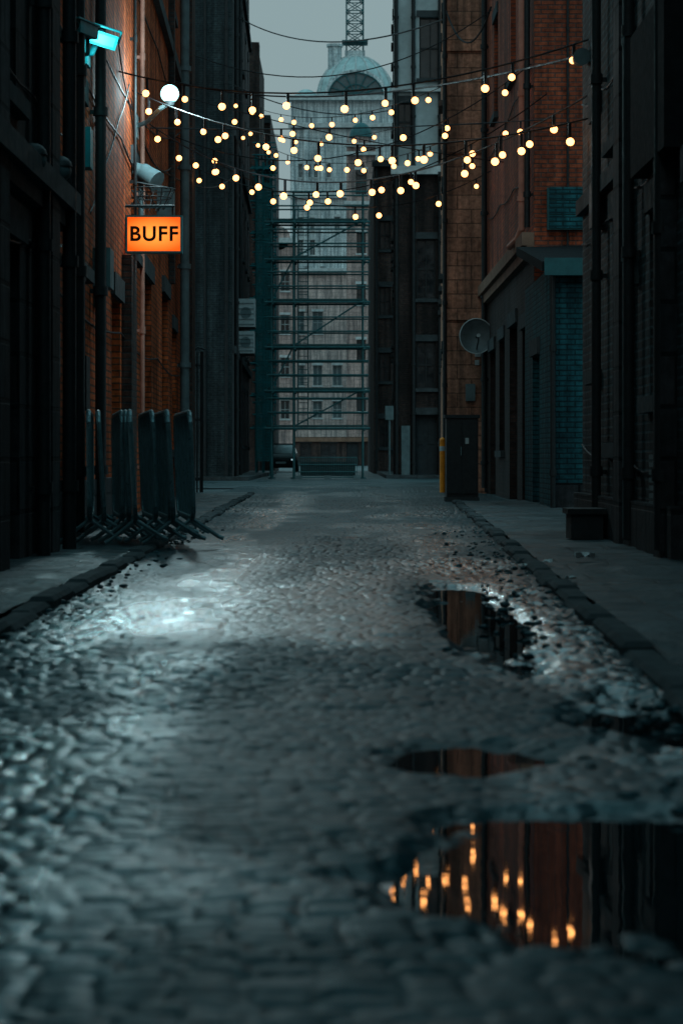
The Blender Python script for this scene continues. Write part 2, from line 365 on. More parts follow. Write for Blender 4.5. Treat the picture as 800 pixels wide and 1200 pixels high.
T=Thing('iron_gate'); Dg=49.0; m=T.p('bars','black')
for i in range(9):
    x=PX(196,Dg)+i*(PX(236,Dg)-PX(196,Dg))/8
    m.cyl((x,Dg,.05),(x,Dg,PZ(412,Dg)),.018 if i not in (3,8) else .04,n=6)
for z in (.3,1.5,2.6): m.box(PX(196,Dg),PX(236,Dg),Dg-.02,Dg+.02,z,z+.05)
m.path([(PX(226,Dg),Dg,PZ(412,Dg)),(PX(232,Dg),Dg,PZ(407,Dg)),(PX(242,Dg),Dg,PZ(410,Dg))],.02,6)
T.done()
T=Thing('dark_brick_tenement')
w=Wall(T,(-9,80),(-3.61,80),-.1,25,'brick_dark',[(3.0,4.0,z,z+2,'win') for z in (1.2,4.8,8.4,12,15.6)])
w.pipe('downpipes','black',5.2,0,24,.06); w.pipe('downpipes','black',4.5,0,24,.05)
w2=Wall(T,(-3.61,80),(-4.04,106),-.1,25,'brick_pink',[(u,u+1.2,z,z+2.1,'win',.2,'white') for u in (3,8,13,18,22.5) for z in (1.2,4.8,8.4,12,15.6,19.2)])
w2.pipe('downpipes','black',6.5,0,24,.07); w2.pipe('downpipes','black',1.2,0,24,.08)
for z in (4.2,11.4,18.5): w2.box('string_course','trim',0,26,0,.12,z,z+.25)
w2.box('quoins','trim',.0,.5,.002,.05,0,25)
roof(T,[(-9,80),(-3.61,80),(-4.04,106),(-9,106)],25); T.done()
def acbox(D,px0,px1,y0,y1):
    T=Thing('air_conditioning_unit'); x0=-3.74;x1=PX(px1,D);z0=PZ(y1,D);z1=PZ(y0,D)
    T.p('case','white').box(x0+.06,x1,D,D+1.0,z0,z1)
    g=T.p('fan_grille','greybox'); cx=(x0+x1)/2+.03;cz=(z0+z1)/2; r=min(x1-x0,z1-z0)*.28
    g.cyl((cx,D-.004,cz),(cx,D-.012,cz),r,n=16)
    for i in range(5): T.p('louvres','greybox').box(x0+.1,x1-.04,D-.03,D-.014,z0+.08+i*(z1-z0-.16)/4.5,z0+.1+i*(z1-z0-.16)/4.5)
    T.p('brackets','black').box(x0,x1,D+.1,D+.16,z0-.06,z0); T.p('brackets','black').box(x0,x1,D+.8,D+.86,z0-.06,z0)
    T.done()
acbox(85,275,299,350,383); acbox(85,275,298,388,414)
T=Thing('stepped_gable_building')
w=Wall(T,(-7,112),(PX(304,112),112),-.1,PZ(65,112),'brick_umber'); w2=Wall(T,(PX(304,112),112),(PX(304,112),119),-.1,PZ(65,112),'brick_umber',[(2,3,z,z+2) for z in (3,7,11,15)])
w3=Wall(T,(PX(304,112),119),(PX(317,119),119),-.1,PZ(135,119),'brick_umber'); Wall(T,(PX(317,119),119),(PX(317,119),135),-.1,PZ(135,119),'brick_pink')
roof(T,[(-7,112),(PX(304,112),112),(PX(304,112),119),(-7,119)],PZ(65,112)); roof(T,[(-7,119),(PX(317,119),119),(PX(317,119),135),(-7,135)],PZ(135,119))
w2.box('chimney','brick_umber',1,2,-.6,-.05,PZ(65,112),PZ(45,112)); w3.box('cornice','trim',0,w3.L,0,.15,PZ(135,119)-.4,PZ(135,119)-.01)
T.done()

# ---------------------------------------------------------------- scaffolds
def scaffold(name,x0,x1,y0,y1,levels,top,xs,mat,brd,rails=2,deck=.06):
    T=Thing(name); m=T.p('standards',mat); r=.038
    for x in xs:
        for y in (y0,y1):
            m.cyl((x,y,.0),(x,y,top+random.uniform(-.3,.5)),r,n=6)
            m.cyl((x,y,.0),(x,y,.04),.12,n=6)
    l=T.p('ledgers_and_rails',mat)
    for z in levels:
        for y in (y0,y1):
            l.cyl((x0-.25,y-.05,z-.06),(x1+.25,y-.05,z-.06),r,n=6)
            for q in range(rails): l.cyl((x0-.15,y-.05,z+.5+.5*q),(x1+.2,y-.05,z+.5+.5*q),r*.75,n=6)
        for x in xs: l.cyl((x+.05,y0-.2,z-.11),(x+.05,y1+.2,z-.11),r,n=6)
        for i in range(5):
            yy=y0+.02+i*(y1-y0)/5
            T.p('deck_boards',brd).box(x0-.1+random.uniform(-.1,.1),x1+.1+random.uniform(-.1,.15),yy,yy+(y1-y0)/5-.02,z,z+deck)
    for i,(a,b) in enumerate(zip(levels[:-1],levels[1:])):
        p,q=(xs[0],xs[1]) if i%2 else (xs[-2],xs[-1]); l.cyl((p,y0+.06,a),(q,y0+.06,b),r*.8,n=6)
        for dx in (.15,.5): m.cyl((xs[1]+dx,y0+.4,a),(xs[1]+dx,y0+.9,b+.6),.022,n=5)
        for kk in range(9): t=kk/9.; m.cyl((xs[1]+.15,y0+.4+.5*t,a+(b+.6-a)*t),(xs[1]+.5,y0+.4+.5*t,a+(b+.6-a)*t),.014,n=5)
    return T.done()
Dc=85
lev=[PZ(y,Dc) for y in (500,456,405,352,302,258)]
scaffold('scaffolding',PX(318,Dc),PX(425,Dc),Dc,Dc+1.3,lev,PZ(232,Dc),[PX(p,Dc) for p in (318,344,425)],'scaff','board')
scaffold('scaffolding',PX(300,99),PX(317,99),99,100.5,[PZ(y,99) for y in range(500,190,-38)],PZ(192,99),[PX(p,99) for p in (300,308,317)],'tealp','tealp')
T=Thing('debris_netting'); m=T.p('net','tealp')
for i in range(13): x=PX(300.5,98.9)+i*(PX(316.5,98.9)-PX(300.5,98.9))/12; m.cyl((x,98.85,.6),(x,98.85,PZ(215,98.9)),.022,n=4,caps=False)
for j in range(90): z=.6+j*(PZ(215,98.9)-.6)/89; m.cyl((PX(300.5,98.9),98.83,z),(PX(316.5,98.9),98.83,z),.02,n=4,caps=False)
T.done()
T=Thing('site_mesh_fence'); m=T.p('mesh','teald'); D_=84.3
for i in range(34): x=PX(350,D_)+i*(PX(418,D_)-PX(350,D_))/33; m.cyl((x,D_,.05),(x,D_,.75),.012,n=4)
for z in (.05,.25,.5,.75): m.cyl((PX(350,D_),D_,z),(PX(418,D_),D_,z),.018,n=5)
T.p('panel','dark').box(PX(352,D_),PX(416,D_),D_+.05,D_+.08,.1,.6)
for x in (350,384,418): T.p('feet','greybox').box(PX(x,D_)-.12,PX(x,D_)+.12,D_-.3,D_+.3,0,.12)
T.done()

# ---------------------------------------------------------------- far landmark
T=Thing('domed_clock_tower_building'); D_=260
xa,xb=PX(341,D_),PX(463,D_); zt=PZ(118,D_)
def wn(px,py,hw,hh,fr='trim_light'): u=PX(px,D_)-xa; return (u-hw,u+hw,PZ(py+hh,D_),PZ(py-hh,D_),'win',.35,fr)
ops=[wn(372,378,.55,13,'white'),wn(351,378,.5,13,'white'),wn(372,440,.5,12),wn(351,440,.5,12),wn(395,440,.5,12),wn(372,480,.5,10),wn(395,480,.5,10)]
opu=[wn(352,290,.3,9),wn(366,290,.3,9),wn(352,200,.22,8),wn(361,200,.22,8),wn(370,200,.22,8),wn(385,200,.22,8),wn(352,262,.22,7),wn(366,262,.22,7),wn(395,262,.3,8)]
zsplit=PZ(320,D_)
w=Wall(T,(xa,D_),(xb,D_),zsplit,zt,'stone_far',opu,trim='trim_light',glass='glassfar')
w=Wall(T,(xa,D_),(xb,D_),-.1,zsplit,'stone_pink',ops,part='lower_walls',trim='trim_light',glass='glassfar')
Wall(T,(xa,D_+20),(xa,D_),-.1,zt,'stone_far',part='side_walls'); Wall(T,(xb,D_),(xb,D_+20),-.1,zt,'stone_far',part='side_walls')
for z in (PZ(320,D_),PZ(232,D_),PZ(150,D_)): w.box('cornice','trim_light',-.3,w.L+.3,0,.5,z,z+.5)
for px in (343,359,378): u=PX(px,D_)-xa; w.box('pilasters','stone_far',u-.25,u+.25,.002,.3,PZ(318,D_)+.5,PZ(152,D_))
w.box('cornice','trim_light',-.3,w.L+.3,-1,.6,zt,zt+.5)
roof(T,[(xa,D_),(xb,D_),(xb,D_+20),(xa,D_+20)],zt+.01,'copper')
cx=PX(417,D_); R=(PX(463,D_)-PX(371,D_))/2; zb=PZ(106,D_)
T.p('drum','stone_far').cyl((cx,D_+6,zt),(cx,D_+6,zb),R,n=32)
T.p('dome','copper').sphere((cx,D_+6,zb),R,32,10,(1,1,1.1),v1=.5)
for i in range(16):
    ph=2*math.pi*i/16; pts=[(cx+R*1.01*math.sin(th)*math.cos(ph),D_+6+R*1.01*math.sin(th)*math.sin(ph),zb+R*1.11*math.cos(th)) for th in np.linspace(math.pi/2,.15,9)]
    for a,b in zip(pts[:-1],pts[1:]): T.p('dome_ribs','trim_light').cyl(a,b,.09,n=5,caps=False)
T.p('dome_ring','trim_light').cyl((cx,D_+6,zb-.2),(cx,D_+6,zb+.15),R*1.04,n=32)
ar=T.p('lunette_window','teald'); yf=D_+6-R-.4; ra=R*.70
ar2=T.p('lunette_glass','glassfar'); pts=[(cx+ra*math.cos(t),yf+.1,zb-.4+ra*.85*math.sin(t)) for t in np.linspace(0,math.pi,20)]
ar2.face(pts)
for i in range(20):
    t0,t1=math.pi*i/20,math.pi*(i+1)/20
    q=[(cx+ra*g_*math.cos(t),yf+.06,zb-.4+ra*.85*g_*math.sin(t)) for g_,t in ((1,t0),(1.15,t0),(1.15,t1),(1,t1))]
    T.p('lunette_surround','stone_far').face(q); T.p('lunette_surround','stone_far').face([q[1],(q[1][0],yf+3,q[1][2]),(q[2][0],yf+3,q[2][2]),q[2]])
for k_ in (1.0,.5):
    q=[(cx+ra*k_*math.cos(t),yf,zb-.4+ra*k_*.85*math.sin(t)) for t in np.linspace(0,math.pi,18)]
    for a,b in zip(q[:-1],q[1:]): ar.cyl(a,b,.08,n=5)
for t in np.linspace(0,math.pi,9): ar.cyl((cx,yf,zb-.4),(cx+ra*math.cos(t),yf,zb-.4+ra*.85*math.sin(t)),.07,n=5)
T.p('shoulder','copper').sphere((PX(358,D_),D_+3,zt+.4),1.4,16,6,(1,1,.9),v1=.5)
c=(PX(392,D_),D_+5); T.p('chimney_drum','stone_far').cyl((c[0],c[1],PZ(75,D_)),(c[0],c[1],PZ(46,D_)),.75,n=16); T.p('chimney_drum','stone_far').cyl((c[0],c[1],PZ(46,D_)),(c[0],c[1],PZ(43,D_)),.9,n=16)
T.p('mast_base','stone_far').box(PX(404,D_),PX(428,D_),D_+5,D_+7,PZ(66,D_),PZ(50,D_))
m=T.p('mast','teald'); mx0,mx1=PX(406,D_),PX(426,D_); my0,my1=D_+5.2,D_+6.9
for i in range(9):
    za=PZ(52,D_)+i*1.15; zb_=za+1.15
    cs=[(mx0,my0),(mx1,my0),(mx1,my1),(mx0,my1)]
    for j in range(4):
        a=cs[j];b=cs[(j+1)%4]
        m.cyl((*a,za),(*a,zb_),.09,n=5); m.cyl((*a,za),(*b,zb_),.05,n=5); m.cyl((*b,za),(*a,zb_),.05,n=5); m.cyl((*a,zb_),(*b,zb_),.06,n=5)
T.p('antenna_platform','teald').box(mx0-.5,mx1+.5,my0-.5,my1+.5,PZ(40,D_),PZ(38,D_))
T.done()
T=Thing('stone_turret'); D_=215; x0,x1=PX(406,D_),PX(440,D_); zt=PZ(172,D_)
u=(x1-x0)/2
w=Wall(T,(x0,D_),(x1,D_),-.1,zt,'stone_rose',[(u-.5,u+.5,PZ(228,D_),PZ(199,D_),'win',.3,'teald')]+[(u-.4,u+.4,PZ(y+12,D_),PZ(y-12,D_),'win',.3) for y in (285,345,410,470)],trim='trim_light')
Wall(T,(x0,D_+4),(x0,D_),-.1,zt,'stone_rose'); Wall(T,(x1,D_),(x1,D_+4),-.1,zt,'stone_rose')
w.T.p('arch_head','glass').cyl((x0+u,D_-.03,PZ(199,D_)),(x0+u,D_+.05,PZ(199,D_)),.5,n=20)
for z in (zt,PZ(240,D_),PZ(182,D_)): w.box('cornice','trim_light',-.25,w.L+.25,-.1,.35,z,z+.3)
T.p('lantern','stone_rose').cyl((x0+u,D_+2,zt),(x0+u,D_+2,PZ(158,D_)),.95,n=8)
T.p('cupola','teald').sphere((x0+u,D_+2,PZ(158,D_)),1.05,16,6,(1,1,1.3),v1=.5); T.p('finial','teald').cyl((x0+u,D_+2,PZ(142,D_)),(x0+u,D_+2,PZ(125,D_)),.1,.02)
for s_ in (-1,1): T.p('pinnacles','stone_rose').cyl((x0+u+s_*1.15,D_+.3,zt+.2),(x0+u+s_*1.15,D_+.3,zt+1.4),.18,.03)
T.done()
T=Thing('red_sandstone_terrace'); D_=240; x0,x1=PX(280,D_),PX(347,D_); zt=PZ(285,D_)
w=Wall(T,(x0,D_),(x1,D_),-.1,zt,'stone_rose',[(PX(px,D_)-x0-.45,PX(px,D_)-x0+.45,PZ(y+11,D_),PZ(y-11,D_),'win',.3,'white') for px in (306,320,334) for y in (330,380,430,480)],trim='trim_light')
w.box('cornice','trim_light',-.2,w.L+.2,-.2,.5,zt,zt+.5); Wall(T,(x1,D_),(x1,D_+15),-.1,zt,'stone_rose'); roof(T,[(x0,D_),(x1,D_),(x1,D_+15),(x0,D_+15)],zt+.005)
T.p('dormer','stone_rose').cyl((PX(326,D_),D_,zt+.5),(PX(326,D_),D_+2,zt+.5),1.2,n=16)
T.done()
T=Thing('brown_shopfront'); D_=205; x0,x1=PX(345,D_),PX(436,D_); zt=PZ(512,D_)
w=Wall(T,(x0,D_),(x1,D_),-.1,zt,'brick_umber',[(.5,1.4,.2,1.9,'win'),(2.2,3.6,.2,1.9,'win'),(4.4,5.4,-.05,1.95,'door')]); w.box('fascia','trim_tan',0,w.L,0,.2,zt-.4,zt-.05); roof(T,[(x0,D_),(x1,D_),(x1,D_+6),(x0,D_+6)],zt); T.done()

# ---------------------------------------------------------------- RIGHT side
T=Thing('rendered_upper_floor_building'); D_=88; xa=PX(461,D_); zs=PZ(205,D_)
w=Wall(T,(xa,D_),(8,D_),zs,22,'render',[(PX(491,D_)-xa,PX(517,D_)-xa,PZ(92,D_),PZ(20,D_),'win',.2),(PX(466,D_)-xa,PX(482,D_)-xa,PZ(165,D_),PZ(120,D_),'win',.2)],part='upper_walls')
w=Wall(T,(xa,D_),(8,D_),-.1,zs,'brick_soot',[(PX(486,D_)-xa,PX(512,D_)-xa,-.05,2.3,'door',.3),(PX(488,D_)-xa,PX(510,D_)-xa,PZ(350,D_),PZ(280,D_),'win',.2),(PX(488,D_)-xa,PX(510,D_)-xa,PZ(455,D_),PZ(400,D_),'win',.2)])
w.box('cornice','trim_light',-.1,w.L,0,.3,zs,zs+.3); w.box('cornice','trim_light',-.1,w.L,0,.2,PZ(108,D_),PZ(104,D_))
w.box('pilaster','greybox',PX(470,D_)-xa,PX(480,D_)-xa,.002,.12,0,1.9)
for px,mt in ((464,'black'),(484,'black'),(515,'black')): w.pipe('downpipes',mt,PX(px,D_)-xa,0,21,.07)
w2=Wall(T,(PX(460,109),109),(xa,D_),-.1,22,'brick_dark',[(u,u+1.2,z,z+2,'win') for u in (3,8,13,17) for z in (1,5,9,13,17)],part='side_walls')
roof(T,[(xa,D_),(8,D_),(8,109),(PX(460,109),109)],22); T.done()
T=Thing('umber_brick_terrace'); D_=110; xa=PX(438,D_); zt=PZ(188,D_)
w=Wall(T,(xa,D_),(6,D_),-.1,zt,'brick_umber',[(.25,.75,z,z+1.3,'win') for z in (1.2,4.2,7.2,10.2)]); Wall(T,(xa,135),(xa,D_),-.1,zt,'brick_umber')
w.box('cornice','trim',-.1,w.L,0,.3,zt-.3,zt-.01); w.pipe('downpipes','black',.12,0,zt,.06); roof(T,[(xa,D_),(6,D_),(6,135),(xa,135)],zt); T.done()
T=Thing('traffic_sign_post'); D_=87; T.p('post','greybox').cyl((PX(456,D_),D_,0),(PX(456,D_),D_,2.6),.04); T.p('plate','greybox').box(PX(456,D_)-.15,PX(456,D_)+.15,D_-.06,D_-.045,2.1,2.6); T.done()

T=Thing('sandstone_building'); D_=53; xa=PX(519,D_); xb=3.2
w=Wall(T,(xa,D_),(xb,D_),-.1,16,'stone_tan'); 
w2=Wall(T,(PX(516,74),74),(xa,D_),-.1,16,'stone_tan',[(u,u+1.2,z,z+2,'win') for u in (3,8,13,17) for z in (1.2,5,9)])
for z in (PZ(180,D_),PZ(375,D_),PZ(60,D_)): w.box('string_course','stone_tan',-.03,w.L,0,.05,z,z+.16)
w.pipe('downpipe','black',.03,0,15.5,.045,.08); w.pipe('downpipe','black',w.L-.02,0,15.5,.06,.1)
w.box('meter_box','greybox',PX(545,D_)-xa,PX(556,D_)-xa,0,.12,PZ(470,D_),PZ(450,D_))
w.box('number_plates','white',PX(556,D_)-xa,PX(563,D_)-xa,0,.02,PZ(418,D_),PZ(412,D_)); w.box('number_plates','white',PX(556,D_)-xa,PX(561,D_)-xa,0,.02,PZ(428,D_),PZ(422,D_))
roof(T,[(xa,D_),(xb,D_),(xb,74),(PX(516,74),74)],16); T.done()
T=Thing('satellite_dish'); c=Vector((PX(558,52),52.0,PZ(394,52))); R=.36
def dp(t,rr): return (c[0]+rr*math.cos(t),c[1]-.32*(rr/R)**2*.35+.1,c[2]+rr*1.05*math.sin(t))
m=T.p('reflector','pipe_grey')
for i in range(24):
    for j in range(4):
        t0,t1=2*math.pi*i/24,2*math.pi*(i+1)/24; r0,r1=R*j/4,R*(j+1)/4
        m.face([dp(t0,r0),dp(t0,r1),dp(t1,r1),dp(t1,r0)],smooth=True)
T.p('rim','white').path([dp(t,R) for t in np.linspace(0,2*math.pi,25)],.012,6)
T.p('arm','black').path([(c[0],c[1]+.1,c[2]-.3),(c[0]+.02,c[1]-.35,c[2]-.12),(c[0]+.02,c[1]-.38,c[2]-.02)],.015,6); T.p('lnb','white').cyl((c[0]+.02,c[1]-.42,c[2]),(c[0]+.02,c[1]-.32,c[2]),.04)
T.p('mount','black').path([(c[0],c[1]+.08,c[2]),(c[0]+.05,c[1]+.3,c[2]-.15),(c[0]+.05,c[1]+1.0,c[2]-.15)],.025,6)
T.done()
T=Thing('red_brick_warehouse'); xs_=3.18; D0=40.0; zc=PZ(272,40)
w=Wall(T,(xs_,53.0),(xs_,D0),zc,15,'brick_red',[(2.5,3.8,7.8,9.8,'win',.2),(7.5,8.8,7.8,9.8,'win',.2)],part='upper_walls')
wl=Wall(T,(xs_,53.0),(xs_,D0),-.1,zc,'brick_soot',[(1.2,3.0,-.05,3.0,'door',.6),(4.2,5.8,.9,3.1,'win',.4),(7.2,9.2,-.05,3.2,'door',.7),(10.4,12.2,-.05,3.0,'door',.5)])
w.box('cornice','trim_tan',0,w.L,.0,.2,zc-.22,zc); w.box('cornice','trim_tan',0,w.L,.0,.12,zc-.4,zc-.222)
w.pipe('downpipe','pipe_pink',w.L-1.35,zc+.15,14.8,.06,.1)
w.pipe('downpipe','black',w.L-.2,zc+.1,14.8,.05,.1); w.pipe('downpipe','black',.7,0.1,14.8,.06,.1)
T.p('elbow','pipe_pink').path([w.P(w.L-1.35,.1,zc+.2),w.P(w.L-1.5,.16,zc+.02),w.P(w.L-1.9,.27,zc-.08)],.06,10)
w.cable(1,12.5,5.9,5.6,.012,.1,24); w.cable(1,12.5,7.2,7.3,.012,.1,24)
wf=Wall(T,(xs_,D0),(9,D0),-.1,15,'brick_red',[(1.9,3.0,7.5,9.5,'win',.2)],part='front_walls')
for z in (8.6,): wf.box('string_course','trim',0,wf.L,.0,.07,z,z+.15)
wf.pipe('conduits','black',.55,3.7,14,.02,.04)
wf.box('teal_panel_frame','teald',PX(640,40)-xs_,PX(692,40)-xs_,.0,.14,PZ(270,40),PZ(221,40))
for i in range(6): wf.box('teal_panel_slats','brick_teal',PX(640,40)-xs_+.03,PX(690,40)-xs_,.142,.165,PZ(268,40)+.115*i,PZ(268,40)+.115*i+.095)
roof(T,[(xs_,40),(9,40),(9,53),(xs_,53)],15); T.done()
T=Thing('teal_brick_outbuilding'); xe=3.03; De=35; zt=PZ(312,35)
w=Wall(T,(xe,39.98),(xe,De),-.1,zt,'brick_teal',[(1.6,2.9,-.05,2.35,'door',.2)]); 
w=Wall(T,(xe,De),(7,De),-.1,zt,'brick_teal'); w.pipe('downpipe','black',.02,0,zt,.04,.07)
w.box('stone_base','stone_dark',.0,w.L,.0,.05,-.1,.4)
r=T.p('roof','matt')
za=zt+.05; zb_=PZ(272,40)-.25
r.face([(xe-.15,De-.25,za),(7,De-.25,za+.35),(7,39.97,zb_+.1),(xe-.15,39.97,zb_)]); r.face([(xe-.15,De-.25,za-.14),(xe-.15,39.97,zb_-.14),(7,39.97,zb_-.04),(7,De-.25,za+.21)])
r.face([(xe-.15,De-.25,za-.14),(7,De-.25,za+.21),(7,De-.25,za+.35),(xe-.15,De-.25,za)]); r.face([(xe-.15,39.97,zb_-.14),(xe-.15,De-.25,za-.14),(xe-.15,De-.25,za),(xe-.15,39.97,zb_)])
T.p('fascia','teald').box(xe-.12,6,De-.28,De-.255,za-.2,za+.05)
T.done()
T=Thing('sooty_brick_building'); X4=2.43
def u4(D): return 24.4-D
ops=[(u4(23.4),u4(22.7),1.6,4.0,'win',.2),(u4(21.7),u4(20.9),.9,2.9,'win',.2),(u4(21.7),u4(20.9),3.6,5.2,'win',.2),(u4(19.1),u4(18.3),1.25,2.7,'win',.2),(u4(16.9),u4(15.7),-.05,2.7,'door',.35)]
ops+=[(u,u+1.1,1.2,3.0,'win',.2) for u in (11,15,19,23,27,31,35,39,43,47,51)]
w=Wall(T,(X4,24.4),(X4,-30),-.1,13,'brick_near',ops); w4=w
Wall(T,(9,24.4),(X4,24.4),-.1,13,'brick_dark'); 
w.box('plinth','stone_dark',0,7.2,.0,.09,-.1,.42); w.box('plinth','stone_dark',9,50,.0,.09,-.1,.42)
for D in (20.6,17.95): w.box('stone_pier','stone_dark',u4(D),u4(D)+.42,.002,.12,-.1,12.9)
w.box('sign_fascia','matt',u4(19.2),u4(17.2),.0,.14,PZ(188,18),PZ(12,18))
w.box('string_course','trim',0,u4(20.7),.0,.07,3.2,3.35)
for D,mt,r_ in ((22.2,'black',.045),(20.1,'pipe_grey',.025),(19.7,'black',.045),(17.6,'black',.055)): w.pipe('downpipes',mt,u4(D),.1,12.5,r_,r_+.05)
w.box('service_box','black',u4(22.6),u4(22.3),.0,.12,2.9,3.3); w.box('service_box','greybox',u4(19.95),u4(19.8),.0,.1,2.2,2.45)
w.cable(.2,4.8,4.3,4.1); w.cable(.2,6.5,2.9,3.05); w.cable(.2,6,.9,.7)
for i in range(9): w.box('louvre_vent','greybox',u4(18.75),u4(18.35),.0,.05,.28+i*.06,.28+i*.06+.035)
roof(T,[(X4,-30),(9,-30),(9,24.4),(X4,24.4)],13); T.done()
T=Thing('security_light'); p=w4.P(u4(23.8),.0,PZ(67,23.8)); m=T.p('body','greybox'); m.cyl(p,(p[0]-.05,p[1],p[2]),.03); m.cyl((p[0]-.08,p[1]+.14,p[2]),(p[0]-.08,p[1]-.16,p[2]-.02),.07,.085,14); T.done()
T=Thing('grit_box'); D_=21.3; T.p('body','dark').box(2.02,2.3,D_,D_+.5,.05,.27); T.p('lid','black').box(1.99,2.33,D_-.03,D_+.53,.272,.32); T.p('feet','black').box(2.05,2.27,D_+.05,D_+.4,.0,.048); T.done()

T=Thing('utility_cabinet'); D_=41.7; x0,x1=PX(523,D_),PX(560,D_)
T.p('body','black').box(x0,x1,D_,D_+.6,.08,PZ(490,D_)); T.p('lid','dark').box(x0-.03,x1+.03,D_-.03,D_+.63,PZ(490,D_)+.002,PZ(486,D_))
T.p('base','trim').box(x0-.02,x1+.02,D_-.02,D_+.6,0,.078)
for s_ in (0,1): T.p('doors','black').box(x0+.02+s_*.27,x0+.25+s_*.27,D_-.022,D_-.002,.14,PZ(493,D_))
T.p('notice','white').box(x0+.32,x0+.38,D_-.026,D_-.024,1.0,1.1); T.p('handle','galv').box(x0+.24,x0+.255,D_-.045,D_-.024,.8,.95)
T.done()
T=Thing('yellow_post'); D_=52.0; c=(PX(518,D_),D_); T.p('post','wood_y').cyl((*c,0),(*c,1.13),.06,n=12); T.p('cap','wood_y').sphere((*c,1.13),.062,12,5,v1=.5); T.p('band','white').cyl((*c,.9),(*c,1.0),.064,n=12); T.done()

# ---------------------------------------------------------------- crowd barriers
def barrier(x,y,yaw,lean,L=2.2):
    T=Thing('crowd_control_barrier'); H=1.09; r=.021; m=T.p('frame','galv'); zb=.2; rc=.16
    pts=[]
    for (cx,cz,a0) in ((L/2-rc,H-rc,0),(-L/2+rc,H-rc,90),(-L/2+rc,zb+rc,180),(L/2-rc,zb+rc,270)):
        for t in np.linspace(a0,a0+90,5): pts.append((cx+rc*math.cos(math.radians(t)),0,cz+rc*math.sin(math.radians(t))))
    pts.append(pts[0])
    for a,b in zip(pts[:-1],pts[1:]): m.cyl(a,b,r,n=8,caps=False)
    bb=T.p('bars','galv'); n=17
    for i in range(1,n): xx=-L/2+i*L/n; bb.cyl((xx,0,zb),(xx,0,H),.009,n=5,caps=False)
    f=T.p('feet','galv')
    for s_ in (-1,1):
        xx=s_*(L/2-.25)
        f.path([(xx,-.26,.012),(xx,-.22,.03),(xx,0,.19),(xx,.22,.03),(xx,.26,.012)],.018,6); f.cyl((xx,0,.17),(xx,0,zb+.02),.02)
    m.path([(L/2-.0,0,.85),(L/2+.05,0,.85),(L/2+.05,0,.78)],.01,5); m.path([(L/2,0,.45),(L/2+.05,0,.45),(L/2+.05,0,.38)],.01,5)
    T.done(loc=(x,y,.065),rot=(lean,0,yaw))
for i in range(9):
    barrier(-2.17+.101*i+random.uniform(-.01,.01), 21.1+random.uniform(-.2,.2), math.radians(90+6+random.uniform(-1.2,1.6)), math.radians(-1.5+random.uniform(-3,2)))

# ---------------------------------------------------------------- car
T=Thing('parked_car'); 
def loft(m,secs):
    for a,b in zip(secs[:-1],secs[1:]):
        n=len(a)
        for i in range(n): m.face([a[i],a[(i+1)%n],b[(i+1)%n],b[i]],smooth=True)
    m.face(secs[0][::-1]); m.face(secs[-1])
def sec(y,w,z0,z1,t=.9): return [(-w*.92,y,z0),(w*.92,y,z0),(w,y,z0+.25),(w,y,z0+(z1-z0)*.6),(w*t,y,z1),(-w*t,y,z1),(-w,y,z0+(z1-z0)*.6),(-w,y,z0+.25)]
loft(T.p('body','black'),[sec(0,.7,.3,.68),sec(.1,.82,.22,.78),sec(1.1,.86,.2,.92),sec(1.2,.86,.2,.94),sec(3.6,.86,.2,.96),sec(4.1,.8,.25,.85)])
loft(T.p('cabin','glass'),[[(-.76,1.1,.93),(.76,1.1,.93),(.74,1.12,.95),(-.74,1.12,.95)],[(-.76,1.2,.93),(.76,1.2,.93),(.6,1.75,1.4),(-.6,1.75,1.4)],[(-.78,3.5,.93),(.78,3.5,.93),(.62,3.1,1.42),(-.62,3.1,1.42)]])
T.p('roof_panel','black').box(-.6,.6,1.8,3.05,1.4,1.45)
for x in (-.78,.78):
    for y in (.75,3.3): T.p('wheels','dark').cyl((x-.09,y,.31),(x+.09,y,.31),.31,n=18); T.p('hubs','galv').cyl((x-.095,y,.31),(x+.095,y,.31),.17,n=12)
for x in (-.58,.58): T.p('headlamps','head').sphere((x,.05,.62),.12,10,6,(1.2,.5,.7))
T.p('grille','dark').box(-.35,.35,-.02,.05,.4,.55); T.p('number_plate','white').box(-.25,.25,-.035,-.022,.42,.52)
T.done(loc=(PX(329,122),122,.0))

# ---------------------------------------------------------------- string lights
def string(a,b,midy,spacing,rb=.05,start=0.,name='festoon_string_lights'):
    A=Vector((PX(a[0],a[2]),a[2],PZ(a[1],a[2]))); B=Vector((PX(b[0],b[2]),b[2],PZ(b[1],b[2])))
    mid=(A+B)/2; sag=mid.z-PZ(midy,mid.y)
    L=(B-A).length; n=max(16,int(L*3)); T=Thing(name)
    f=lambda t: A.lerp(B,t)-Vector((0,0,4*sag*t*(1-t)))
    q=[f(i/n) for i in range(n+1)]
    m=T.p('cable','wire')
    for c,d in zip(q[:-1],q[1:]): m.cyl(c,d,.01,n=5,caps=False)
    nb=max(3,int(L/spacing))
    for i in range(nb):
        t=(i+.5+start+random.uniform(-.3,.3))/nb
        if not 0.01<t<.99: continue
        p=f(t); s=random.uniform(-.02,.02); dz=random.uniform(0,.08)
        T.p('sockets','wire').cyl(p,(p[0],p[1],p[2]-.09-dz),.018,n=6)
        T.p('bulbs','bulb').sphere((p[0]+s,p[1],p[2]-.09-dz-rb*.9),rb*random.uniform(.88,1.08),10,8)
    T.done()
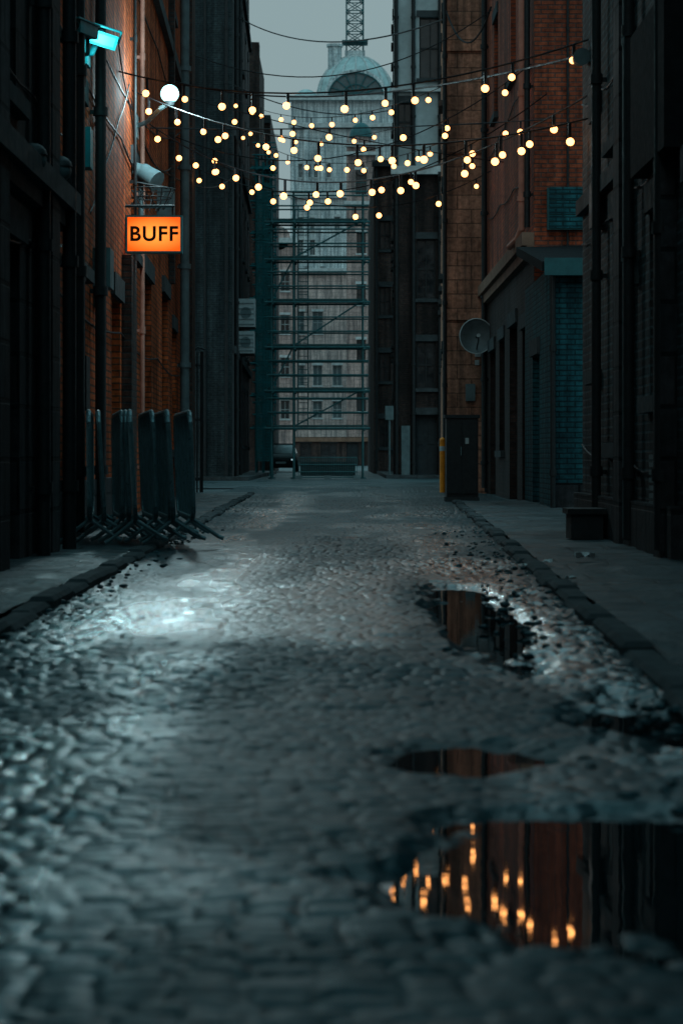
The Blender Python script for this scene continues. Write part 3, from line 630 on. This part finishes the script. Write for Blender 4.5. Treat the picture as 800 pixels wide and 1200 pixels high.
S=[((140,84,DL(140)),(693,45,23.8),108,.62,.038),
   ((155,106,DL(155)),(692,138,23.8),168,.60,.038),
   ((175,145,DL(175)),(691,110,23.9),214,.75,.042),
   ((176,150,DL(176)),(640,140,38.6),150,.95,.046),
   ((205,160,DL(205)),(622,75,40.5),182,1.0,.048),
   ((212,112,DL(212)),(590,190,47.5),160,1.15,.053),
   ((216,165,46.8),(575,200,51),242,.95,.053),
   ((274,115,80.5),(521,100,54),138,2.3,.064),
   ((280,150,85),(521,165,54),190,2.4,.066),
   ((216,190,46.8),(640,110,38.4),222,1.1,.05),
   ((290,150,97),(463,150,88),162,1.6,.08)]
for i,(a,b,my,sp,rb) in enumerate(S): string(a,b,my,sp,rb,start=random.uniform(-.3,.3))
T=Thing('overhead_cables'); m=T.p('cable','wire')
def cable(a,b,sag,r=.012):
    A=Vector((PX(a[0],a[2]),a[2],PZ(a[1],a[2])));B=Vector((PX(b[0],b[2]),b[2],PZ(b[1],b[2])))
    q=[A.lerp(B,i/20)-Vector((0,0,4*sag*(i/20)*(1-i/20))) for i in range(21)]
    for p,r_ in zip(q[:-1],q[1:]): m.cyl(p,r_,r,n=5,caps=False)
cable((275,18,82),(522,22,54),.7,.02); cable((216,60,46.9),(575,12,51),.9); cable((203,95,42),(693,62,23.8),.35)
cable((520,5,53),(575,8,51),.8,.02); cable((150,105,DL(150)),(205,190,42),.5); cable((274,100,80),(463,128,88),.5,.02); cable((120,60,DL(120)),(216,150,46),.5); cable((190,200,38),(272,208,79.9),.3)
T.done()

# ---------------------------------------------------------------- ground
def hsh(ix,iy,seed):
    n=(ix.astype(np.int64)*374761393+iy.astype(np.int64)*668265263+seed*974634777)&0xffffffff
    n=((n^(n>>13))*1274126177)&0xffffffff; n=n^(n>>16)
    return (n&0xffffff)/float(0xffffff)
def vn(x,y,seed):
    ix=np.floor(x);iy=np.floor(y);fx=x-ix;fy=y-iy;fx=fx*fx*(3-2*fx);fy=fy*fy*(3-2*fy)
    a=hsh(ix,iy,seed);b=hsh(ix+1,iy,seed);c=hsh(ix,iy+1,seed);d=hsh(ix+1,iy+1,seed)
    return (a*(1-fx)+b*fx)*(1-fy)+(c*(1-fx)+d*fx)*fy
def fbm(x,y,seed,o=4):
    s=0;a=.5;t=0
    for i in range(o): s=s+a*vn(x*2**i,y*2**i,seed+i*17);t+=a;a*=.5
    return s/t
ys=list(np.arange(-4,2,.09)); d=2.0
while d<62: ys.append(d); d+=max(.0115,d*.0023)
ys=np.array(ys); xs=np.linspace(-2.6,2.9,540)
X,Y=np.meshgrid(xs,ys)
WZ=-.016
PUD=[(.82,4.50,.80,.95,.06),(.66,11.8,.24,3.2,.055),(.88,7.2,.24,.8,.05),(.33,6.3,.26,.4,.028),(.1,22.6,.3,2.0,.022)]
def height(X,Y):
    wx=X+.05*(fbm(X*1.7,Y*1.7,3)-.5)*2+.014*(vn(X*12,Y*12,71)-.5)*2; wy=Y+.10*(fbm(X*1.1+9,Y*1.1,5)-.5)*2+.014*(vn(X*11,Y*11,73)-.5)*2
    rh=.070; r=np.floor(wy/rh); fr=wy/rh-r
    cw=.105; xo=wx+hsh(r,r*0,11)*cw; c=np.floor(xo/cw); fc=xo/cw-c
    e=np.minimum(np.minimum(fr,1-fr)*rh,np.minimum(fc,1-fc)*cw)
    dome=1-np.clip(1-e/.024,0,1)**2.0
    worn=np.clip((fbm(X*.8,Y*.45,21)-.44)*5,0,1)
    trk=np.exp(-((X+.88)/.30)**2)+.8*np.exp(-((X-.85)/.26)**2)
    trk=np.clip(trk,0,1)
    amp=(.0145-.006*trk)*(.35+.65*worn)
    h=amp*dome+(hsh(c,r,31)-.5)*.008*(.4+.6*worn)+(hsh(c,r,33)-.5)*.010*(fr-.5)+(hsh(c,r,35)-.5)*.007*(fc-.5)
    h+=.016*(fbm(X*1.3,Y*.9,41,3)-.5)*2+.005*(fbm(X*18,Y*18,45,3)-.5)+.020*(fbm(X*2.4,Y*5,47,3)-.5)
    h-=.002*trk
    for cx,cy,rx,ry,dep in PUD:
        q=((X-cx)/rx)**2+((Y-cy)/ry)**2+(fbm(X*3.0,Y*1.6,61)-.5)*1.6+(fbm(X*9.0,Y*6,63)-.5)*1.1
        h-=dep*np.clip((1.2-q)/1.0,0,1)
    h=np.maximum(h,-.09)
    return h,worn,trk
Z,worn,trk=height(X,Y)
rubb=np.exp(-((X-(.74+.025*Y))/.18)**2)*.02*fbm(X*7,Y*7,77,3)*(Y<30); Z=Z+rubb
wet=np.clip(.0+1.15*trk*np.clip((fbm(X*1.8,Y*.4,81)-.36)*5,0,1)+.4*np.clip((fbm(X*1.1,Y*.35,83)-.50)*6,0,1),0,1)
def gridmesh(name,X,Y,Z,attr,mat):
    ny,nx=X.shape; me=bpy.data.meshes.new(name)
    co=np.stack([X,Y,Z],-1).reshape(-1,3).astype(np.float32)
    i=np.arange(ny*nx).reshape(ny,nx); f=np.stack([i[:-1,:-1],i[:-1,1:],i[1:,1:],i[1:,:-1]],-1).reshape(-1,4)
    me.vertices.add(len(co)); me.vertices.foreach_set('co',co.ravel())
    me.loops.add(f.size); me.loops.foreach_set('vertex_index',f.ravel().astype(np.int32))
    me.polygons.add(len(f)); me.polygons.foreach_set('loop_start',np.arange(0,f.size,4,dtype=np.int32)); me.polygons.foreach_set('loop_total',np.full(len(f),4,dtype=np.int32))
    me.polygons.foreach_set('use_smooth',np.ones(len(f),dtype=bool))
    me.update(calc_edges=True); me.validate()
    if attr is not None:
        a=me.attributes.new('wet','FLOAT','POINT'); a.data.foreach_set('value',attr.ravel().astype(np.float32))
    me.materials.append(mat); o=bpy.data.objects.new(name,me); scene.collection.objects.link(o); return o
m,nt,b=newmat('wet_cobbles')
geo=N(nt,'ShaderNodeNewGeometry').outputs['Position']
at=N(nt,'ShaderNodeAttribute'); at.attribute_name='wet'
n1=noise(nt,geo,1.1,6,.65); n2=noise(nt,geo,14,5,.7)
c=ramp(nt,n1,.3,.7,(.005,.019,.024),(.018,.052,.061)); c=mixc(nt,1,c,ramp(nt,n2,.3,.7,(.45,.45,.45),(1.7,1.7,1.7)),'MULTIPLY')
nt.links.new(c,b.inputs['Base Color'])
ad=N(nt,'ShaderNodeMath',operation='MULTIPLY_ADD'); nt.links.new(n2,ad.inputs[0]); ad.inputs[1].default_value=-.25
nt.links.new(at.outputs['Fac'],ad.inputs[2]); ad2=N(nt,'ShaderNodeMath',operation='ADD'); nt.links.new(ad.outputs[0],ad2.inputs[0]); ad2.inputs[1].default_value=.1; ad2.use_clamp=True
rm=N(nt,'ShaderNodeMapRange'); rm.inputs['To Min'].default_value=.40; rm.inputs['To Max'].default_value=.2
nt.links.new(ad2.outputs[0],rm.inputs['Value']); nt.links.new(rm.outputs[0],b.inputs['Roughness'])
sm=N(nt,'ShaderNodeMapRange'); sm.inputs['To Min'].default_value=.13; sm.inputs['To Max'].default_value=1.0
nt.links.new(ad2.outputs[0],sm.inputs['Value']); nt.links.new(sm.outputs[0],b.inputs['Specular IOR Level'])
cw_=mixc(nt,ad2.outputs[0],(0,0,0),(1,1,1)); nt.links.new(cw_,b.inputs['Coat Weight']); b.inputs['Coat Roughness'].default_value=.18; b.inputs['Coat IOR'].default_value=1.75
b.inputs['Specular Tint'].default_value=(.68,.96,1,1)
bp=N(nt,'ShaderNodeBump'); bp.inputs['Strength'].default_value=.4; bp.inputs['Distance'].default_value=.008
nt.links.new(noise(nt,geo,38,5,.7),bp.inputs['Height']); nt.links.new(bp.outputs[0],b.inputs['Normal']); nt.links.new(bp.outputs[0],b.inputs['Coat Normal'])
M['cob']=m
gridmesh('cobbled_road',X,Y,Z,wet,m)
m,nt,b=newmat('puddle_water'); b.inputs['Base Color'].default_value=(.006,.012,.014,1); b.inputs['Roughness'].default_value=.02; b.inputs['IOR'].default_value=1.45
geo=N(nt,'ShaderNodeNewGeometry').outputs['Position']
bp=N(nt,'ShaderNodeBump'); bp.inputs['Strength'].default_value=.07; bp.inputs['Distance'].default_value=.004
nt.links.new(noise(nt,geo,9,2,.5),bp.inputs['Height']); nt.links.new(bp.outputs[0],b.inputs['Normal']); M['water']=m
T=Thing('puddle_water'); T.p('water','water').face([(-2.6,-4,WZ),(2.9,-4,WZ),(2.9,59.9,WZ),(-2.6,59.9,WZ)]); T.done()
def asphalt(name,c0,c1,r0=.25,r1=.6):
    m,nt,b=newmat(name); geo=N(nt,'ShaderNodeNewGeometry').outputs['Position']
    nn=noise(nt,geo,.35,6,.65); nt.links.new(ramp(nt,nn,.3,.7,c0,c1),b.inputs['Base Color']); nt.links.new(ramp(nt,noise(nt,geo,.7,5,.6),.35,.65,(r0,)*3,(r1,)*3),b.inputs['Roughness'])
    bp=N(nt,'ShaderNodeBump'); bp.inputs['Strength'].default_value=.5; bp.inputs['Distance'].default_value=.01; nt.links.new(noise(nt,geo,12,5,.7),bp.inputs['Height']); nt.links.new(bp.outputs[0],b.inputs['Normal']); return m
M['asphalt']=asphalt('damp_asphalt',(.02,.04,.046),(.045,.075,.082)); M['earth']=asphalt('bare_ground',(.03,.035,.035),(.05,.055,.055),.6,.9)
T=Thing('asphalt_road'); T.p('surface','asphalt').face([(-60,60,-.006),(60,60,-.006),(60,320,-.006),(-60,320,-.006)]); T.done()
T=Thing('asphalt_road'); T.p('surface','asphalt').face([(-60,49,-.03),(-2.61,49,-.03),(-2.61,60,-.03),(-60,60,-.03)]); T.p('surface','asphalt').face([(2.91,-10,-.03),(9,-10,-.03),(9,60,-.03),(2.91,60,-.03)]); T.done()
T=Thing('ground'); T.p('surface','earth').face([(-900,-900,-.16),(900,-900,-.16),(900,1500,-.16),(-900,1500,-.16)]); T.done()
M['slab']=masonry('paving_slabs',(.045,.066,.073),(.028,.045,.052),(.01,.015,.018),bw=.6,rh=.6,ms=.014,rough=.5,bump=.9,grime=.6,streak=False,spec=.4)
def pavement(xk,xw,y0,y1,z=.10):
    n=int((y1-y0)/.06); yy=np.linspace(y0,y1,n); A=np.zeros((n,40));B=np.zeros((n,40))
    t=np.linspace(0,1,40)
    for i,y in enumerate(yy): A[i]=xk(y)+(xw(y)-xk(y))*t; B[i]=y
    cr=np.floor(A/.6);rr=np.floor(B/.6)
    Zp=z+.03*(fbm(A*1.5,B*.8,91)-.5)+.012*(fbm(A*8,B*8,93)-.5)+.012*(hsh(cr,rr,95)-.5)+.02*(hsh(cr,rr,97)-.5)*(B/.6-rr-.5)
    if A[0,0]>A[0,-1]: A=A[:,::-1];B=B[:,::-1];Zp=Zp[:,::-1]
    o=gridmesh('pavement',A,B,Zp,None,M['slab'])
    me=o.data; uvl=me.uv_layers.new(name='UVMap'); li=np.empty(len(me.loops),dtype=np.int32); me.loops.foreach_get('vertex_index',li)
    uv=np.stack([A.ravel()[li],B.ravel()[li]],-1); uvl.data.foreach_set('uv',uv.astype(np.float32).ravel())
def kerb(xk,y0,y1,side,z=.115):
    T=Thing('kerb'); m=T.p('stones','trim'); y=y0
    while y<y1:
        L=random.uniform(.7,.95); j=random.uniform(-.02,.02); zz=z+random.uniform(-.02,.01); a=xk(y)+j; w_=.14; c=.022
        xa,xb=(a,a+w_) if side>0 else (a-w_,a)
        y2=y+L-.015
        lo=[(xa,y),(xb,y),(xb,y2),(xa,y2)]; dx=xk(y2)-xk(y); lo=[(p[0]+(dx if p[1]==y2 else 0),p[1]) for p in lo]
        hi=[(lo[0][0]+c,y+c),(lo[1][0]-c,y+c),(lo[2][0]-c,y2-c),(lo[3][0]+c,y2-c)]
        for i in range(4):
            k_=(i+1)%4
            m.face([(*lo[i],-.12),(*lo[k_],-.12),(*lo[k_],zz-c),(*lo[i],zz-c)]); m.face([(*lo[i],zz-c),(*lo[k_],zz-c),(*hi[k_],zz),(*hi[i],zz)])
        m.face([(*p,zz) for p in hi]); y+=L
    T.done()
kR=lambda y:.84+.025*max(y,0)
kL=lambda y:-1.36-.008*max(y,0)
pavement(lambda y:kR(y)+.12,lambda y:4.0,-6,40,.05); kerb(kR,-6,40,1,.06)
pavement(lambda y:kL(y)-.12,lambda y:-3.6,-6,49,.05); kerb(kL,-6,49,-1,.06)
T=Thing('pavement'); T.p('surface','slab').box(-9,-3.0,78.6,112,-.1,.12); T.done()
T=Thing('pavement'); T.p('surface','slab').box(1.6,9,86.5,112,-.1,.12); T.done()
T=Thing('rubble'); m=T.p('stones','cob')
for i in range(600):
    y=random.uniform(5,26); x=kR(y)-abs(random.gauss(-.02,.2)) if random.random()<.75 else kL(y)+abs(random.gauss(-.03,.12)); r=random.uniform(.006,.022)
    m.sphere((x,y,random.uniform(.0,.02)),r,6,4,(random.uniform(.8,1.6),random.uniform(.8,1.5),random.uniform(.5,.9)))
T.done()
def litter(px,py,s):
    D=F*CH/(py-HY); T=Thing('paper_litter'); m=T.p('sheet','paper'); c=(PX(px,D),D); zz=.075 if c[0]>kR(D) else .03; n=5
    g=[[(c[0]+s*(i/n-.5)+random.uniform(-.1,.1)*s,c[1]+s*1.2*(j/n-.5),zz+random.uniform(0,.35)*s) for i in range(n+1)] for j in range(n+1)]
    for i in range(n):
        for j in range(n): m.face([g[j][i],g[j][i+1],g[j+1][i+1],g[j+1][i]])
    T.done()
litter(684,667,.13); litter(642,672,.07); litter(614,668,.05); litter(668,694,.06)

# ---------------------------------------------------------------- world / sun / camera
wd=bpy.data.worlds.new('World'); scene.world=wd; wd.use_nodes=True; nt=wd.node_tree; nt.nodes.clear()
sky=nt.nodes.new('ShaderNodeTexSky'); sky.sky_type='NISHITA'; sky.sun_disc=False; sky.sun_elevation=math.radians(4); sky.sun_rotation=math.radians(200); sky.air_density=1.5; sky.dust_density=3
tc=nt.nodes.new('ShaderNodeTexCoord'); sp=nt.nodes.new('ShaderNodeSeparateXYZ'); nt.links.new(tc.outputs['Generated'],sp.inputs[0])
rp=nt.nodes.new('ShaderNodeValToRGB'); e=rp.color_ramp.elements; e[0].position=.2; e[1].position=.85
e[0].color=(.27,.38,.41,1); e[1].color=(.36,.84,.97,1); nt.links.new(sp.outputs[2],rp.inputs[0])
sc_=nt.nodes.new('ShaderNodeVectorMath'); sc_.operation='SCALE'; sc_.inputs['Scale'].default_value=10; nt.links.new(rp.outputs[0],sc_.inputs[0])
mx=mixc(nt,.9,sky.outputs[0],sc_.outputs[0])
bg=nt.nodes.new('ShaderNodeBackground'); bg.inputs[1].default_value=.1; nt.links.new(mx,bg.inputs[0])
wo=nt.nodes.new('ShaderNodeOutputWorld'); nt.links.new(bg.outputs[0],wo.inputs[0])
sl=bpy.data.lights.new('sun','SUN'); sl.energy=.12; sl.angle=math.radians(25); sl.color=(1,.9,.8)
so=bpy.data.objects.new('sun',sl); scene.collection.objects.link(so); so.rotation_euler=(math.radians(50),0,math.radians(-20))
cd=bpy.data.cameras.new('camera'); co=bpy.data.objects.new('camera',cd); scene.collection.objects.link(co)
co.location=(0,0,CH); co.rotation_euler=(math.pi/2,0,0); cd.sensor_fit='VERTICAL'; cd.sensor_height=36; cd.sensor_width=24; cd.lens=85; cd.shift_y=-65/1200
cd.clip_end=3000; cd.clip_start=.05; cd.dof.use_dof=True; cd.dof.focus_distance=36; cd.dof.aperture_fstop=4.5
scene.camera=co
